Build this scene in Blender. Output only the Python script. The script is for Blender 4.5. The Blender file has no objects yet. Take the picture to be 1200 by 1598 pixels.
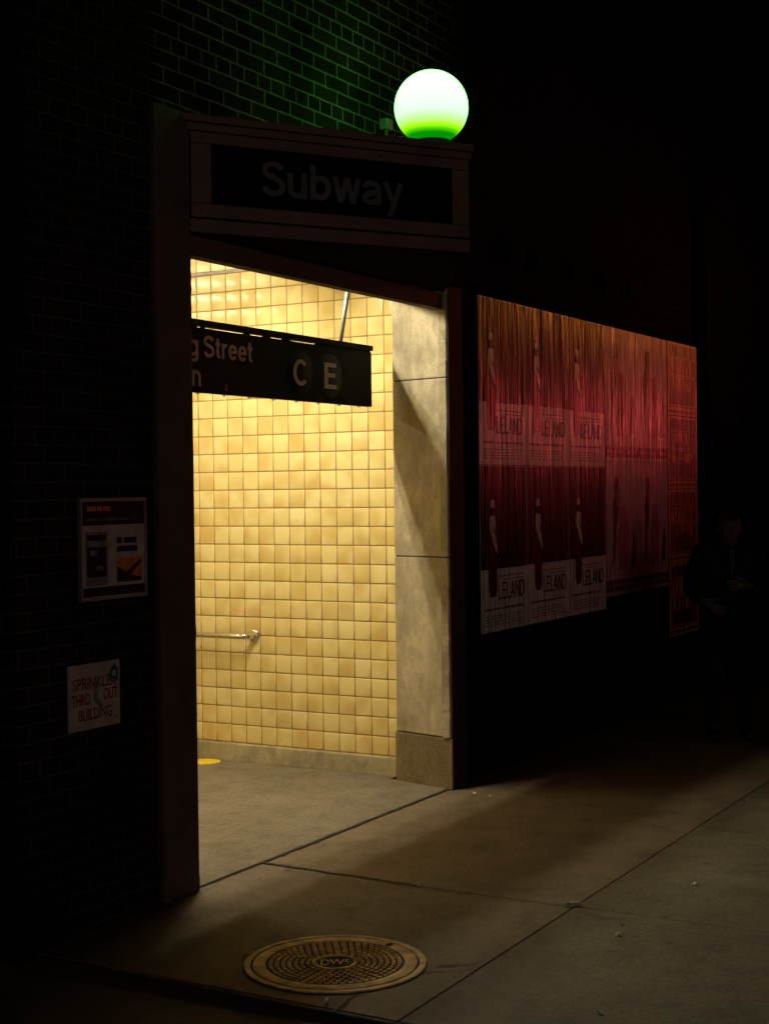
import bpy, bmesh, math, random
from mathutils import Vector, Matrix, Euler
from math import radians as R, pi, sin, cos

random.seed(7)
S = bpy.context.scene
COL = S.collection

# ------------------------------------------------------------------ camera
cam_d = bpy.data.cameras.new("camera")
cam_d.sensor_fit = 'HORIZONTAL'
cam_d.sensor_width = 36.0
cam_d.lens = 36.0 * 2336.86 / 1200.0
cam_d.clip_start = 0.05
cam_d.clip_end = 2000.0
cam = bpy.data.objects.new("camera", cam_d)
COL.objects.link(cam)
r_ = Vector((0.49341236, -0.86971102, -0.01212354))
u_ = Vector((0.01917723, -0.00305731, 0.99981143))
f_ = Vector((0.86958408, 0.49355181, -0.01517013))
m = Matrix((r_, u_, -f_)).transposed().to_4x4()
m.translation = Vector((-7.33457639, -3.66755803, 1.61230965))
cam.matrix_world = m
S.camera = cam

# ------------------------------------------------------------------ world
w = bpy.data.worlds.new("World")
S.world = w
w.use_nodes = True
bg = w.node_tree.nodes["Background"]
bg.inputs["Color"].default_value = (1.0, 0.62, 0.50, 1)      # city glow on low cloud
bg.inputs["Strength"].default_value = 0.0003

S.view_settings.view_transform = 'Standard'
S.view_settings.look = 'None'
S.view_settings.exposure = 0.0
S.view_settings.gamma = 1.0
S.render.engine = 'CYCLES'
S.cycles.use_denoising = True
S.cycles.max_bounces = 8
S.cycles.diffuse_bounces = 5
S.cycles.sample_clamp_indirect = 4.0
S.cycles.caustics_reflective = False
S.cycles.caustics_refractive = False

# ------------------------------------------------------------------ street lights
def area(name, loc, target, sx, sy, power, color, spread=180):
    d = bpy.data.lights.new(name, 'AREA')
    d.shape = 'RECTANGLE'
    d.size, d.size_y = sx, sy
    d.energy = power
    d.color = color
    d.spread = R(spread)
    o = bpy.data.objects.new(name, d)
    COL.objects.link(o)
    o.location = loc
    o.rotation_euler = (Vector(target) - Vector(loc)).to_track_quat('-Z', 'Y').to_euler()
    return o

# shop signs down the street on the right, out of frame: red below, orange above
area("red_shop_sign_glow", (9.2, -4.0, 2.4), (2.4, 0.0, 2.55), 2.2, 0.5, 2.1, (1.0, 0.08, 0.085), 28)
area("orange_shop_sign_glow", (9.2, -4.0, 3.9), (3.3, 0.0, 3.15), 2.2, 0.4, 2.5, (1.0, 0.27, 0.035), 26)
# far shop fronts across the street behind the viewer
area("street_glow", (-11.0, -15.0, 2.6), (-1.5, 0.0, 1.9), 5.0, 1.5, 12.5, (1.0, 0.72, 0.62), 60)

# ------------------------------------------------------------------ materials
def mat(name):
    mt = bpy.data.materials.new(name)
    mt.use_nodes = True
    nt = mt.node_tree
    b = nt.nodes["Principled BSDF"]
    return mt, nt, b

def node(nt, typ, **kw):
    n = nt.nodes.new(typ)
    for k, v in kw.items():
        setattr(n, k, v)
    return n

def lk(nt, a, b):
    nt.links.new(a, b)

def ramp(nt, fac, stops):
    n = node(nt, 'ShaderNodeValToRGB')
    e = n.color_ramp.elements
    while len(e) < len(stops):
        e.new(0.5)
    for i, (p, c) in enumerate(stops):
        e[i].position = p
        e[i].color = (c[0], c[1], c[2], 1) if len(c) == 3 else c
    lk(nt, fac, n.inputs[0])
    return n.outputs[0]

def noise(nt, vec, scale, detail=4, rough=0.55):
    n = node(nt, 'ShaderNodeTexNoise')
    n.inputs['Scale'].default_value = scale
    n.inputs['Detail'].default_value = detail
    n.inputs['Roughness'].default_value = rough
    if vec is not None:
        lk(nt, vec, n.inputs['Vector'])
    return n.outputs['Fac']

def pos(nt, scale=(1, 1, 1), loc=(0, 0, 0)):
    g = node(nt, 'ShaderNodeNewGeometry')
    mp = node(nt, 'ShaderNodeMapping')
    mp.inputs['Scale'].default_value = scale
    mp.inputs['Location'].default_value = loc
    lk(nt, g.outputs['Position'], mp.inputs['Vector'])
    return mp.outputs['Vector']

def mix(nt, fac, a, b, blend='MIX'):
    n = node(nt, 'ShaderNodeMix', data_type='RGBA', blend_type=blend)
    if isinstance(fac, (int, float)):
        n.inputs[0].default_value = fac
    else:
        lk(nt, fac, n.inputs[0])
    for i, c in ((6, a), (7, b)):
        if isinstance(c, (tuple, list)):
            n.inputs[i].default_value = (c[0], c[1], c[2], 1)
        else:
            lk(nt, c, n.inputs[i])
    return n.outputs[2]

def bump(nt, b, h, strength=0.3, dist=0.01):
    n = node(nt, 'ShaderNodeBump')
    n.inputs['Strength'].default_value = strength
    n.inputs['Distance'].default_value = dist
    lk(nt, h, n.inputs['Height'])
    lk(nt, n.outputs['Normal'], b.inputs['Normal'])
    return n

def plain(name, c, rough=0.6, metal=0.0, var=0.25, nscale=12, bumps=0.1, spec=0.5):
    mt, nt, b = mat(name)
    v = pos(nt)
    f = noise(nt, v, nscale, 5)
    lo = tuple(x * (1 - var) for x in c)
    hi = tuple(min(1, x * (1 + var)) for x in c)
    lk(nt, ramp(nt, f, [(0.3, lo), (0.7, hi)]), b.inputs['Base Color'])
    b.inputs['Roughness'].default_value = rough
    b.inputs['Metallic'].default_value = metal
    b.inputs['Specular IOR Level'].default_value = spec
    if bumps:
        bump(nt, b, noise(nt, v, nscale * 6, 3), bumps, 0.004)
    return mt

# brick
def brick_mat():
    mt, nt, b = mat("brick")
    g = node(nt, 'ShaderNodeNewGeometry')
    sep = node(nt, 'ShaderNodeSeparateXYZ')
    lk(nt, g.outputs['Position'], sep.inputs[0])
    ax = node(nt, 'ShaderNodeMath', operation='ADD'); ax.inputs[1].default_value = 20.0 * 0.203 + 0.055
    # use X on the front, plus Y so the returns also carry bricks
    sm = node(nt, 'ShaderNodeMath', operation='ADD')
    lk(nt, sep.outputs['X'], sm.inputs[0]); lk(nt, sep.outputs['Y'], sm.inputs[1])
    lk(nt, sm.outputs[0], ax.inputs[0])
    az = node(nt, 'ShaderNodeMath', operation='ADD'); az.inputs[1].default_value = 0.393 * 10 - 1.788
    lk(nt, sep.outputs['Z'], az.inputs[0])
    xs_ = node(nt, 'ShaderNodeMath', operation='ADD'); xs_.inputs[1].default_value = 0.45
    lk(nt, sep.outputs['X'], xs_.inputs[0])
    cmb = node(nt, 'ShaderNodeCombineXYZ')
    lk(nt, ax.outputs[0], cmb.inputs[0]); lk(nt, az.outputs[0], cmb.inputs[1])
    wob = node(nt, 'ShaderNodeMix', data_type='VECTOR')
    wn = node(nt, 'ShaderNodeTexNoise'); wn.inputs['Scale'].default_value = 9
    lk(nt, cmb.outputs[0], wn.inputs['Vector'])
    sc = node(nt, 'ShaderNodeVectorMath', operation='SCALE'); sc.inputs['Scale'].default_value = 0.007
    lk(nt, wn.outputs['Color'], sc.inputs[0])
    ad = node(nt, 'ShaderNodeVectorMath', operation='ADD')
    lk(nt, cmb.outputs[0], ad.inputs[0]); lk(nt, sc.outputs[0], ad.inputs[1])
    br = node(nt, 'ShaderNodeTexBrick')
    br.offset = 0.5; br.offset_frequency = 2; br.squash = 0.5; br.squash_frequency = 6
    br.inputs['Scale'].default_value = 1.0
    br.inputs['Brick Width'].default_value = 0.203
    br.inputs['Row Height'].default_value = 0.0655
    br.inputs['Mortar Size'].default_value = 0.0052
    br.inputs['Mortar Smooth'].default_value = 0.25
    br.inputs['Color1'].default_value = (0.024, 0.015, 0.012, 1)
    br.inputs['Color2'].default_value = (0.042, 0.027, 0.020, 1)
    br.inputs['Mortar'].default_value = (0.25, 0.235, 0.17, 1)
    lk(nt, ad.outputs[0], br.inputs['Vector'])
    v = pos(nt)
    grime = noise(nt, v, 1.6, 6)
    fine = noise(nt, v, 60, 4)
    c = mix(nt, ramp(nt, fine, [(0.3, (0, 0, 0)), (0.75, (0.6, 0.6, 0.6))]), br.outputs['Color'], (0.022, 0.016, 0.013))
    c = mix(nt, 1.0, c, ramp(nt, grime, [(0.32, (0.25, 0.25, 0.25)), (0.68, (1.1, 1.08, 1.0))]), 'MULTIPLY')
    # shade put into the brick colour, right of the entrance and at far left
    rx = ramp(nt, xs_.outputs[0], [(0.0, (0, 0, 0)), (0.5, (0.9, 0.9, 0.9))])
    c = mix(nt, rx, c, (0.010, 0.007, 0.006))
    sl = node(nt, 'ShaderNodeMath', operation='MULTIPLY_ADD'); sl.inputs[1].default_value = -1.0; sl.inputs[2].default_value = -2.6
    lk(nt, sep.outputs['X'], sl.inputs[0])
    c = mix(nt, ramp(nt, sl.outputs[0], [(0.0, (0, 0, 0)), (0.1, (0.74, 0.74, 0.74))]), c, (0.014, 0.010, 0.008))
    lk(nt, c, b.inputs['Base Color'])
    b.inputs['Roughness'].default_value = 0.9
    b.inputs['Specular IOR Level'].default_value = 0.0
    hm = node(nt, 'ShaderNodeMath', operation='SUBTRACT')
    fm = node(nt, 'ShaderNodeMath', operation='MULTIPLY'); fm.inputs[1].default_value = 0.35
    lk(nt, fine, fm.inputs[0])
    lk(nt, fm.outputs[0], hm.inputs[0]); lk(nt, br.outputs['Fac'], hm.inputs[1])
    bump(nt, b, hm.outputs[0], 0.7, 0.006)
    return mt

def concrete(name, c, speck=0.0, rough=0.85, streak=False, bs=0.35):
    mt, nt, b = mat(name)
    v = pos(nt)
    big = noise(nt, v, 1.3, 6, 0.6)
    mid = noise(nt, pos(nt, (8, 8, 4)) if streak else v, 1.0 if streak else 7, 6, 0.65)
    fine = noise(nt, v, 140, 3)
    k = lambda s: tuple(min(1, x * s) for x in c)
    col = ramp(nt, mid, [(0.25, k(0.62)), (0.5, k(0.97)), (0.75, k(1.18))])
    col = mix(nt, 1.0, col, ramp(nt, big, [(0.3, (0.72, 0.71, 0.68)), (0.7, (1.1, 1.1, 1.1))]), 'MULTIPLY')
    col = mix(nt, 1.0, col, ramp(nt, fine, [(0.3, (0.8, 0.8, 0.8)), (0.7, (1.15, 1.15, 1.15))]), 'MULTIPLY')
    if speck:
        vo = node(nt, 'ShaderNodeTexVoronoi'); vo.inputs['Scale'].default_value = 95
        lk(nt, v, vo.inputs['Vector'])
        col = mix(nt, ramp(nt, vo.outputs['Distance'], [(0.14, (speck,) * 3), (0.3, (0, 0, 0))]), col, k(1.9))
        vo2 = node(nt, 'ShaderNodeTexVoronoi'); vo2.inputs['Scale'].default_value = 130
        lk(nt, v, vo2.inputs['Vector'])
        col = mix(nt, ramp(nt, vo2.outputs['Distance'], [(0.14, (speck,) * 3), (0.3, (0, 0, 0))]), col, k(0.3))
    if streak:
        st = noise(nt, pos(nt, (7, 7, 1.3), (2, 1, 4)), 1.0, 6, 0.75)
        col = mix(nt, ramp(nt, st, [(0.48, (0, 0, 0)), (0.68, (0.6, 0.6, 0.6))]), col, k(0.42))
        blot = noise(nt, pos(nt, (1, 1, 0.6), (7, 3, 1)), 11, 6, 0.7)
        col = mix(nt, ramp(nt, blot, [(0.46, (0, 0, 0)), (0.68, (0.75, 0.75, 0.75))]), col, k(0.45))
        pit = node(nt, 'ShaderNodeTexVoronoi'); pit.inputs['Scale'].default_value = 60
        lk(nt, v, pit.inputs['Vector'])
        col = mix(nt, ramp(nt, pit.outputs['Distance'], [(0.12, (0.6, 0.6, 0.6)), (0.24, (0, 0, 0))]), col, k(0.45))
    lk(nt, col, b.inputs['Base Color'])
    b.inputs['Roughness'].default_value = rough
    b.inputs['Specular IOR Level'].default_value = 0.30
    ad = node(nt, 'ShaderNodeMath', operation='ADD')
    lk(nt, mid, ad.inputs[0]); lk(nt, fine, ad.inputs[1])
    bump(nt, b, ad.outputs[0], bs, 0.004)
    return mt

def pavement(name, c):
    mt, nt, b = mat(name)
    v = pos(nt)
    big = noise(nt, v, 0.9, 7, 0.65)
    mid = noise(nt, v, 5.0, 7, 0.7)
    fine = noise(nt, v, 170, 3)
    k = lambda s: tuple(min(1, x * s) for x in c)
    col = ramp(nt, mid, [(0.28, k(0.60)), (0.5, k(1.0)), (0.74, k(1.22))])
    col = mix(nt, 1.0, col, ramp(nt, big, [(0.3, (0.74, 0.72, 0.68)), (0.65, (1.08, 1.08, 1.08))]), 'MULTIPLY')
    col = mix(nt, 1.0, col, ramp(nt, fine, [(0.3, (0.82, 0.82, 0.82)), (0.7, (1.14, 1.14, 1.14))]), 'MULTIPLY')
    grit = noise(nt, v, 48, 5, 0.75)
    col = mix(nt, 1.0, col, ramp(nt, grit, [(0.30, (0.62, 0.61, 0.60)), (0.5, (1.0, 1.0, 1.0)), (0.70, (1.28, 1.26, 1.22))]), 'MULTIPLY')
    # trodden chewing gum and oil spots
    dn = noise(nt, v, 14, 3)
    vd = node(nt, 'ShaderNodeVectorMath', operation='ADD')
    sc = node(nt, 'ShaderNodeVectorMath', operation='SCALE'); sc.inputs['Scale'].default_value = 0.06
    cn = node(nt, 'ShaderNodeCombineXYZ'); lk(nt, dn, cn.inputs[0]); lk(nt, dn, cn.inputs[1])
    lk(nt, cn.outputs[0], sc.inputs[0]); lk(nt, v, vd.inputs[0]); lk(nt, sc.outputs[0], vd.inputs[1])
    vo = node(nt, 'ShaderNodeTexVoronoi'); vo.inputs['Scale'].default_value = 4.2
    lk(nt, vd.outputs[0], vo.inputs['Vector'])
    spot = ramp(nt, vo.outputs['Distance'], [(0.055, (0.8, 0.8, 0.8)), (0.085, (0, 0, 0))])
    keep = ramp(nt, noise(nt, v, 2.1, 2), [(0.40, (0, 0, 0)), (0.5, (1, 1, 1))])
    col = mix(nt, mix(nt, 1.0, spot, keep, 'MULTIPLY'), col, k(0.4))
    vo2 = node(nt, 'ShaderNodeTexVoronoi'); vo2.inputs['Scale'].default_value = 3.1
    lk(nt, vd.outputs[0], vo2.inputs['Vector'])
    spot2 = ramp(nt, vo2.outputs['Distance'], [(0.03, (0.5, 0.5, 0.5)), (0.05, (0, 0, 0))])
    col = mix(nt, spot2, col, k(1.5))
    # hairline cracks
    vo3 = node(nt, 'ShaderNodeTexVoronoi', feature='DISTANCE_TO_EDGE'); vo3.inputs['Scale'].default_value = 0.75
    wv = node(nt, 'ShaderNodeVectorMath', operation='ADD')
    sc3 = node(nt, 'ShaderNodeVectorMath', operation='SCALE'); sc3.inputs['Scale'].default_value = 0.5
    tn = node(nt, 'ShaderNodeTexNoise'); tn.inputs['Scale'].default_value = 3; tn.inputs['Detail'].default_value = 6
    lk(nt, v, tn.inputs['Vector']); lk(nt, tn.outputs['Color'], sc3.inputs[0])
    lk(nt, v, wv.inputs[0]); lk(nt, sc3.outputs[0], wv.inputs[1]); lk(nt, wv.outputs[0], vo3.inputs['Vector'])
    crack = ramp(nt, vo3.outputs['Distance'], [(0.0, (0.75, 0.75, 0.75)), (0.006, (0, 0, 0))])
    keep3 = ramp(nt, noise(nt, v, 0.8, 2), [(0.5, (0, 0, 0)), (0.6, (1, 1, 1))])
    col = mix(nt, mix(nt, 1.0, crack, keep3, 'MULTIPLY'), col, k(0.35))
    lk(nt, col, b.inputs['Base Color'])
    b.inputs['Roughness'].default_value = 0.75
    b.inputs['Specular IOR Level'].default_value = 0.3
    ad = node(nt, 'ShaderNodeMath', operation='ADD')
    lk(nt, mid, ad.inputs[0]); lk(nt, fine, ad.inputs[1])
    bump(nt, b, ad.outputs[0], 0.22, 0.004)
    return mt

def tile_mat():
    mt, nt, b = mat("glazed_yellow_tile")
    at = node(nt, 'ShaderNodeAttribute', attribute_name='tint')
    at2 = node(nt, 'ShaderNodeAttribute', attribute_name='shift')
    col = ramp(nt, at.outputs['Fac'], [(0.0, (0.70, 0.53, 0.19)), (0.35, (0.77, 0.62, 0.25)), (0.75, (0.82, 0.69, 0.31)), (1.0, (0.86, 0.75, 0.38))])
    # cloudy glaze: darker amber patches whose place differs per tile
    v = pos(nt)
    cb = node(nt, 'ShaderNodeCombineXYZ'); lk(nt, at2.outputs['Fac'], cb.inputs[0]); lk(nt, at2.outputs['Fac'], cb.inputs[1])
    vm = node(nt, 'ShaderNodeVectorMath', operation='ADD')
    lk(nt, v, vm.inputs[0]); lk(nt, cb.outputs[0], vm.inputs[1])
    f = noise(nt, vm.outputs[0], 7.0, 0.4, 0.4)
    col = mix(nt, ramp(nt, f, [(0.42, (0, 0, 0)), (0.74, (0.8, 0.8, 0.8))]), col, (0.64, 0.44, 0.13))
    f2 = noise(nt, v, 22, 3)
    col = mix(nt, ramp(nt, f2, [(0.64, (0, 0, 0)), (0.78, (0.25, 0.25, 0.25))]), col, (0.55, 0.36, 0.13))
    # faint scrubbed pink graffiti
    pk = noise(nt, pos(nt, (1, 0.9, 2.2), (3.1, 0.4, 0.7)), 2.0, 3)
    col = mix(nt, ramp(nt, pk, [(0.64, (0, 0, 0)), (0.74, (0.4, 0.4, 0.4))]), col, (0.75, 0.36, 0.24))
    lk(nt, col, b.inputs['Base Color'])
    b.inputs['Roughness'].default_value = 0.2
    b.inputs['Specular IOR Level'].default_value = 0.4
    bump(nt, b, noise(nt, vm.outputs[0], 14, 2), 0.12, 0.004)
    return mt

M = {}
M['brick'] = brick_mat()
M['tile'] = tile_mat()
M['grout'] = plain("grout", (0.34, 0.20, 0.075), 0.9, nscale=20)
M['stone'] = concrete("jamb_stone", (0.54, 0.455, 0.30), streak=True)
M['granite'] = concrete("granite_plinth", (0.21, 0.155, 0.085), speck=0.75)
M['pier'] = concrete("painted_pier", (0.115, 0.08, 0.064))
M['shaded_paint'] = concrete("shaded_painted_stone", (0.055, 0.032, 0.027))  # jamb front paint, with shade put into its colour against bounced light
M['base'] = concrete("cement_base", (0.42, 0.36, 0.21), streak=True)
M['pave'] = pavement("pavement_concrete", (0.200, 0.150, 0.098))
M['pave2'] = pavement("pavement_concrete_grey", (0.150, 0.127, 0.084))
M['passfloor'] = pavement("passage_concrete", (0.20, 0.167, 0.12))
M['joint'] = plain("joint_dirt", (0.03, 0.025, 0.02), 0.95)
M['asphalt'] = concrete("asphalt", (0.26, 0.20, 0.15), speck=0.9, rough=0.9, bs=0.8)
M['kerb'] = concrete("kerb_stone", (0.06, 0.055, 0.05))
M['canopy'] = plain("canopy_paint", (0.125, 0.072, 0.062), 0.55, var=0.35, nscale=5, bumps=0.15)
M['soffit'] = plain("shaded_soffit", (0.013, 0.009, 0.006), 0.9, var=0.3, spec=0.0)  # shade under the canopy put into the colour; also darkens the backing board
M['black'] = plain("black_enamel", (0.004, 0.004, 0.005), 0.7, var=0.2, bumps=0.03, spec=0.0)
M['signblack'] = plain("sign_black", (0.007, 0.008, 0.007), 0.75, var=0.3, bumps=0.03, spec=0.1)
M['letter'] = plain("sign_letter_grey", (0.085, 0.08, 0.076), 0.6, var=0.3, nscale=9, bumps=0.0)
M['letter2'] = plain("sign_letter_white", (0.32, 0.26, 0.225), 0.6, var=0.12, nscale=20, bumps=0.0)
M['disc'] = plain("bullet_navy", (0.009, 0.010, 0.012), 0.7, bumps=0, spec=0.1)
M['disc2'] = plain("bullet_navy_pale", (0.024, 0.028, 0.030), 0.7, bumps=0, spec=0.1)  # slightly paler navy for the E bullet
M['steel'] = plain("brushed_steel", (0.74, 0.73, 0.70), 0.2, 1.0, var=0.08, nscale=30, bumps=0.04)
M['galv'] = plain("galvanised_steel", (0.42, 0.42, 0.40), 0.5, 0.6, var=0.15, nscale=25, bumps=0.08)
M['iron'] = plain("cast_iron_gold", (0.64, 0.41, 0.155), 0.6, 0.0, var=0.45, nscale=14, bumps=0.2)
M['iron_dark'] = plain("cast_iron_groove", (0.035, 0.022, 0.012), 0.8, 0.2, var=0.3, nscale=14, bumps=0.2)
M['white'] = plain("enamel_white", (0.40, 0.345, 0.32), 0.5, var=0.22, nscale=14, bumps=0.02)
M['inkblack'] = plain("ink_black", (0.012, 0.012, 0.013), 0.4, var=0.2, bumps=0)
M['inkgrey'] = plain("ink_grey", (0.16, 0.15, 0.17), 0.5, var=0.5, nscale=40, bumps=0)
M['inkred'] = plain("ink_red", (0.22, 0.025, 0.025), 0.5, var=0.2, bumps=0)
M['inkorange'] = plain("ink_orange", (0.55, 0.17, 0.03), 0.5, var=0.3, nscale=30, bumps=0)
M['inkgreen'] = plain("sticker_green", (0.02, 0.12, 0.07), 0.5, var=0.4, nscale=50, bumps=0)
M['stickpale'] = plain("sticker_pale", (0.35, 0.45, 0.42), 0.5, var=0.2, bumps=0)
M['yellow'] = plain("marker_yellow", (0.83, 0.58, 0.015), 0.6, var=0.08, bumps=0.05)
M['plaster'] = plain("ceiling_paint", (0.62, 0.57, 0.46), 0.8, var=0.1, nscale=4)
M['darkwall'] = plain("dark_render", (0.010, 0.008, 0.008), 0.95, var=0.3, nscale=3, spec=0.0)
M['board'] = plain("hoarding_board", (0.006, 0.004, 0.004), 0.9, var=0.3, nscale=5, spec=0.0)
M['litter'] = plain("paper_litter", (0.66, 0.61, 0.53), 0.8, var=0.15, nscale=90)
M['skin'] = plain("skin", (0.085, 0.052, 0.036), 0.55, var=0.08, nscale=30, bumps=0.05)
M['cloth'] = plain("dark_cloth", (0.012, 0.012, 0.015), 0.95, var=0.3, nscale=60, bumps=0.3, spec=0.1)
M['trouser'] = plain("dark_denim", (0.012, 0.013, 0.02), 0.95, var=0.3, nscale=80, bumps=0.3, spec=0.1)
M['shirt'] = plain("pale_shirt", (0.05, 0.05, 0.048), 0.9, var=0.1, nscale=60, bumps=0.1)
M['hair'] = plain("dark_hair", (0.008, 0.006, 0.005), 0.6, var=0.4, nscale=120, bumps=0.3)
M['shoe'] = plain("shoe_leather", (0.02, 0.014, 0.01), 0.5, bumps=0.1)

def poster_mat(name, c, c2=None, stripes=0.0, vert=True, var=0.18, rough=0.27):
    """printed paper pasted on boards: vertical wrinkles, gloss, ink variation"""
    mt, nt, b = mat(name)
    v = pos(nt)
    wr = noise(nt, pos(nt, (13, 1, 0.45)), 1.0, 3, 0.5)
    wr2 = noise(nt, pos(nt, (36, 1, 0.8)), 1.0, 2, 0.5)
    if stripes:
        st = noise(nt, pos(nt, (24, 1, 0.35), (5, 0, 2)), 1.0, 3, 0.6)
        col = ramp(nt, st, [(0.38, c), (0.62, c2)])
    else:
        f = noise(nt, v, 9, 4)
        k = lambda s: tuple(min(1, x * s) for x in c)
        col = ramp(nt, f, [(0.3, k(1 - var)), (0.7, k(1 + var))])
    lk(nt, col, b.inputs['Base Color'])
    b.inputs['Roughness'].default_value = rough
    b.inputs['Specular IOR Level'].default_value = 0.3
    ad = node(nt, 'ShaderNodeMath', operation='MULTIPLY_ADD')
    ad.inputs[1].default_value = 0.45
    lk(nt, wr2, ad.inputs[0]); lk(nt, wr, ad.inputs[2])
    bump(nt, b, ad.outputs[0], 1.0, 0.034)
    return mt

M['p_white'] = poster_mat("poster_paper_white", (0.60, 0.52, 0.50))
M['p_curtain'] = poster_mat("poster_curtain", (0.005, 0.003, 0.003), (0.07, 0.012, 0.010), stripes=1)
M['p_red'] = poster_mat("poster_ink_red", (0.10, 0.006, 0.008))
M['p_dark'] = poster_mat("poster_ink_dark", (0.018, 0.008, 0.008))
M['p_line'] = poster_mat("poster_line_pale", (0.16, 0.11, 0.10))
M['p_ghost'] = poster_mat("poster_figure_pale", (0.62, 0.54, 0.48))
M['p_letter'] = poster_mat("poster_lettering_red", (0.10, 0.015, 0.015))
M['p_small'] = poster_mat("poster_small_print", (0.17, 0.12, 0.12))
M['p_pink'] = poster_mat("poster_paper_pink", (0.48, 0.32, 0.36))
M['p_blush'] = poster_mat("poster_blush", (0.38, 0.14, 0.16))
M['p_shadow'] = poster_mat("poster_figure_dusky", (0.13, 0.045, 0.05))
M['p_bar'] = poster_mat("poster_bar_maroon", (0.17, 0.02, 0.035))
M['p_yellow'] = poster_mat("poster_paper_yellow", (0.58, 0.27, 0.05), rough=0.35)
M['p_block'] = poster_mat("poster_block_red", (0.20, 0.05, 0.03), rough=0.4)
M['p_ink'] = poster_mat("poster_block_dark", (0.06, 0.025, 0.02), rough=0.4)

def emis(name, color, strength):
    mt, nt, b = mat(name)
    nt.nodes.remove(b)
    e = node(nt, 'ShaderNodeEmission')
    e.inputs['Color'].default_value = (*color, 1)
    e.inputs['Strength'].default_value = strength
    lk(nt, e.outputs[0], nt.nodes['Material Output'].inputs['Surface'])
    return mt
M['tube'] = emis("fluorescent_tube", (1.0, 0.93, 0.68), 215.0)
M['tube_dim'] = emis("old_fluorescent_tube", (1.0, 0.93, 0.68), 85.0)

# ------------------------------------------------------------------ mesh helpers
class MB:
    def __init__(s):
        s.v, s.f, s.sm = [], [], []
    def add(s, verts, faces, smooth=False):
        o = len(s.v)
        s.v += [tuple(p) for p in verts]
        for f in faces:
            s.f.append([i + o for i in f]); s.sm.append(smooth)
        return s
    def box(s, x0, x1, y0, y1, z0, z1, T=None):
        vs = [(x, y, z) for x in (x0, x1) for y in (y0, y1) for z in (z0, z1)]
        if T: vs = [T(*p) for p in vs]
        return s.add(vs, [(0, 1, 3, 2), (4, 6, 7, 5), (0, 4, 5, 1), (2, 3, 7, 6), (0, 2, 6, 4), (1, 5, 7, 3)])
    def prism(s, poly, z0, z1, T=None):
        n = len(poly)
        vs = [(x, y, z0) for x, y in poly] + [(x, y, z1) for x, y in poly]
        if T: vs = [T(*p) for p in vs]
        fs = [tuple(range(n))[::-1], tuple(range(n, 2 * n))] + [(i, (i + 1) % n, n + (i + 1) % n, n + i) for i in range(n)]
        return s.add(vs, fs)
    def tube(s, path, r, n=16, caps=True):
        path = [Vector(p) for p in path]
        rs = r if isinstance(r, (list, tuple)) else [r] * len(path)
        vs, fs = [], []
        up = Vector((0, 0, 1))
        prev = None
        for i, p in enumerate(path):
            d = (path[min(i + 1, len(path) - 1)] - path[max(i - 1, 0)]).normalized()
            if prev is None:
                a = d.cross(up)
                if a.length < 1e-3: a = d.cross(Vector((1, 0, 0)))
            else:
                a = prev - d * prev.dot(d)
            a.normalize(); prev = a
            b = d.cross(a)
            for k in range(n):
                t = 2 * pi * k / n
                vs.append(p + (a * cos(t) + b * sin(t)) * rs[i])
        for i in range(len(path) - 1):
            for k in range(n):
                fs.append((i * n + k, i * n + (k + 1) % n, (i + 1) * n + (k + 1) % n, (i + 1) * n + k))
        s.add(vs, fs, True)
        if caps:
            o = len(s.v) - len(vs)
            s.f.append([o + k for k in range(n)][::-1]); s.sm.append(False)
            s.f.append([o + (len(path) - 1) * n + k for k in range(n)]); s.sm.append(False)
        return s
    def lathe(s, prof, c=(0, 0, 0), n=48, axis='Z', smooth=True):
        vs, fs = [], []
        for r, h in prof:
            for k in range(n):
                t = 2 * pi * k / n
                if axis == 'Z': p = (c[0] + r * cos(t), c[1] + r * sin(t), c[2] + h)
                elif axis == 'X': p = (c[0] + h, c[1] + r * cos(t), c[2] + r * sin(t))
                else: p = (c[0] + r * cos(t), c[1] + h, c[2] + r * sin(t))
                vs.append(p)
        for i in range(len(prof) - 1):
            for k in range(n):
                fs.append((i * n + k, i * n + (k + 1) % n, (i + 1) * n + (k + 1) % n, (i + 1) * n + k))
        return s.add(vs, fs, smooth)
    def build(s, name, mt, parent=None, bevel=0.0):
        me = bpy.data.meshes.new(name)
        me.from_pydata(s.v, [], s.f)
        me.polygons.foreach_set('use_smooth', s.sm)
        bm = bmesh.new(); bm.from_mesh(me)
        bmesh.ops.recalc_face_normals(bm, faces=bm.faces)
        if bevel:
            es = [e for e in bm.edges if len(e.link_faces) == 2 and e.calc_face_angle(0) > 0.5]
            bmesh.ops.bevel(bm, geom=es, offset=bevel, segments=2, profile=0.6, affect='EDGES')
        bm.to_mesh(me); bm.free()
        me.materials.append(mt)
        o = bpy.data.objects.new(name, me)
        COL.objects.link(o)
        if parent: attach(o, parent)
        return o

def world_of(o):
    mtx = o.matrix_basis.copy()
    return world_of(o.parent) @ o.matrix_parent_inverse @ mtx if o.parent else mtx

def attach(o, parent):
    o.parent = parent
    o.matrix_parent_inverse = world_of(parent).inverted()

def thing(name, label, cat, loc=(0, 0, 0), group=None):
    o = bpy.data.objects.new(name, None)
    o.empty_display_size = 0.1
    o.location = loc
    COL.objects.link(o)
    return tag(o, label, cat, group)

def tag(o, label, cat, group=None):
    o['label'] = label; o['category'] = cat
    if group: o['group'] = group
    return o

def struct(o):
    o['kind'] = 'structure'
    return o

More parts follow.
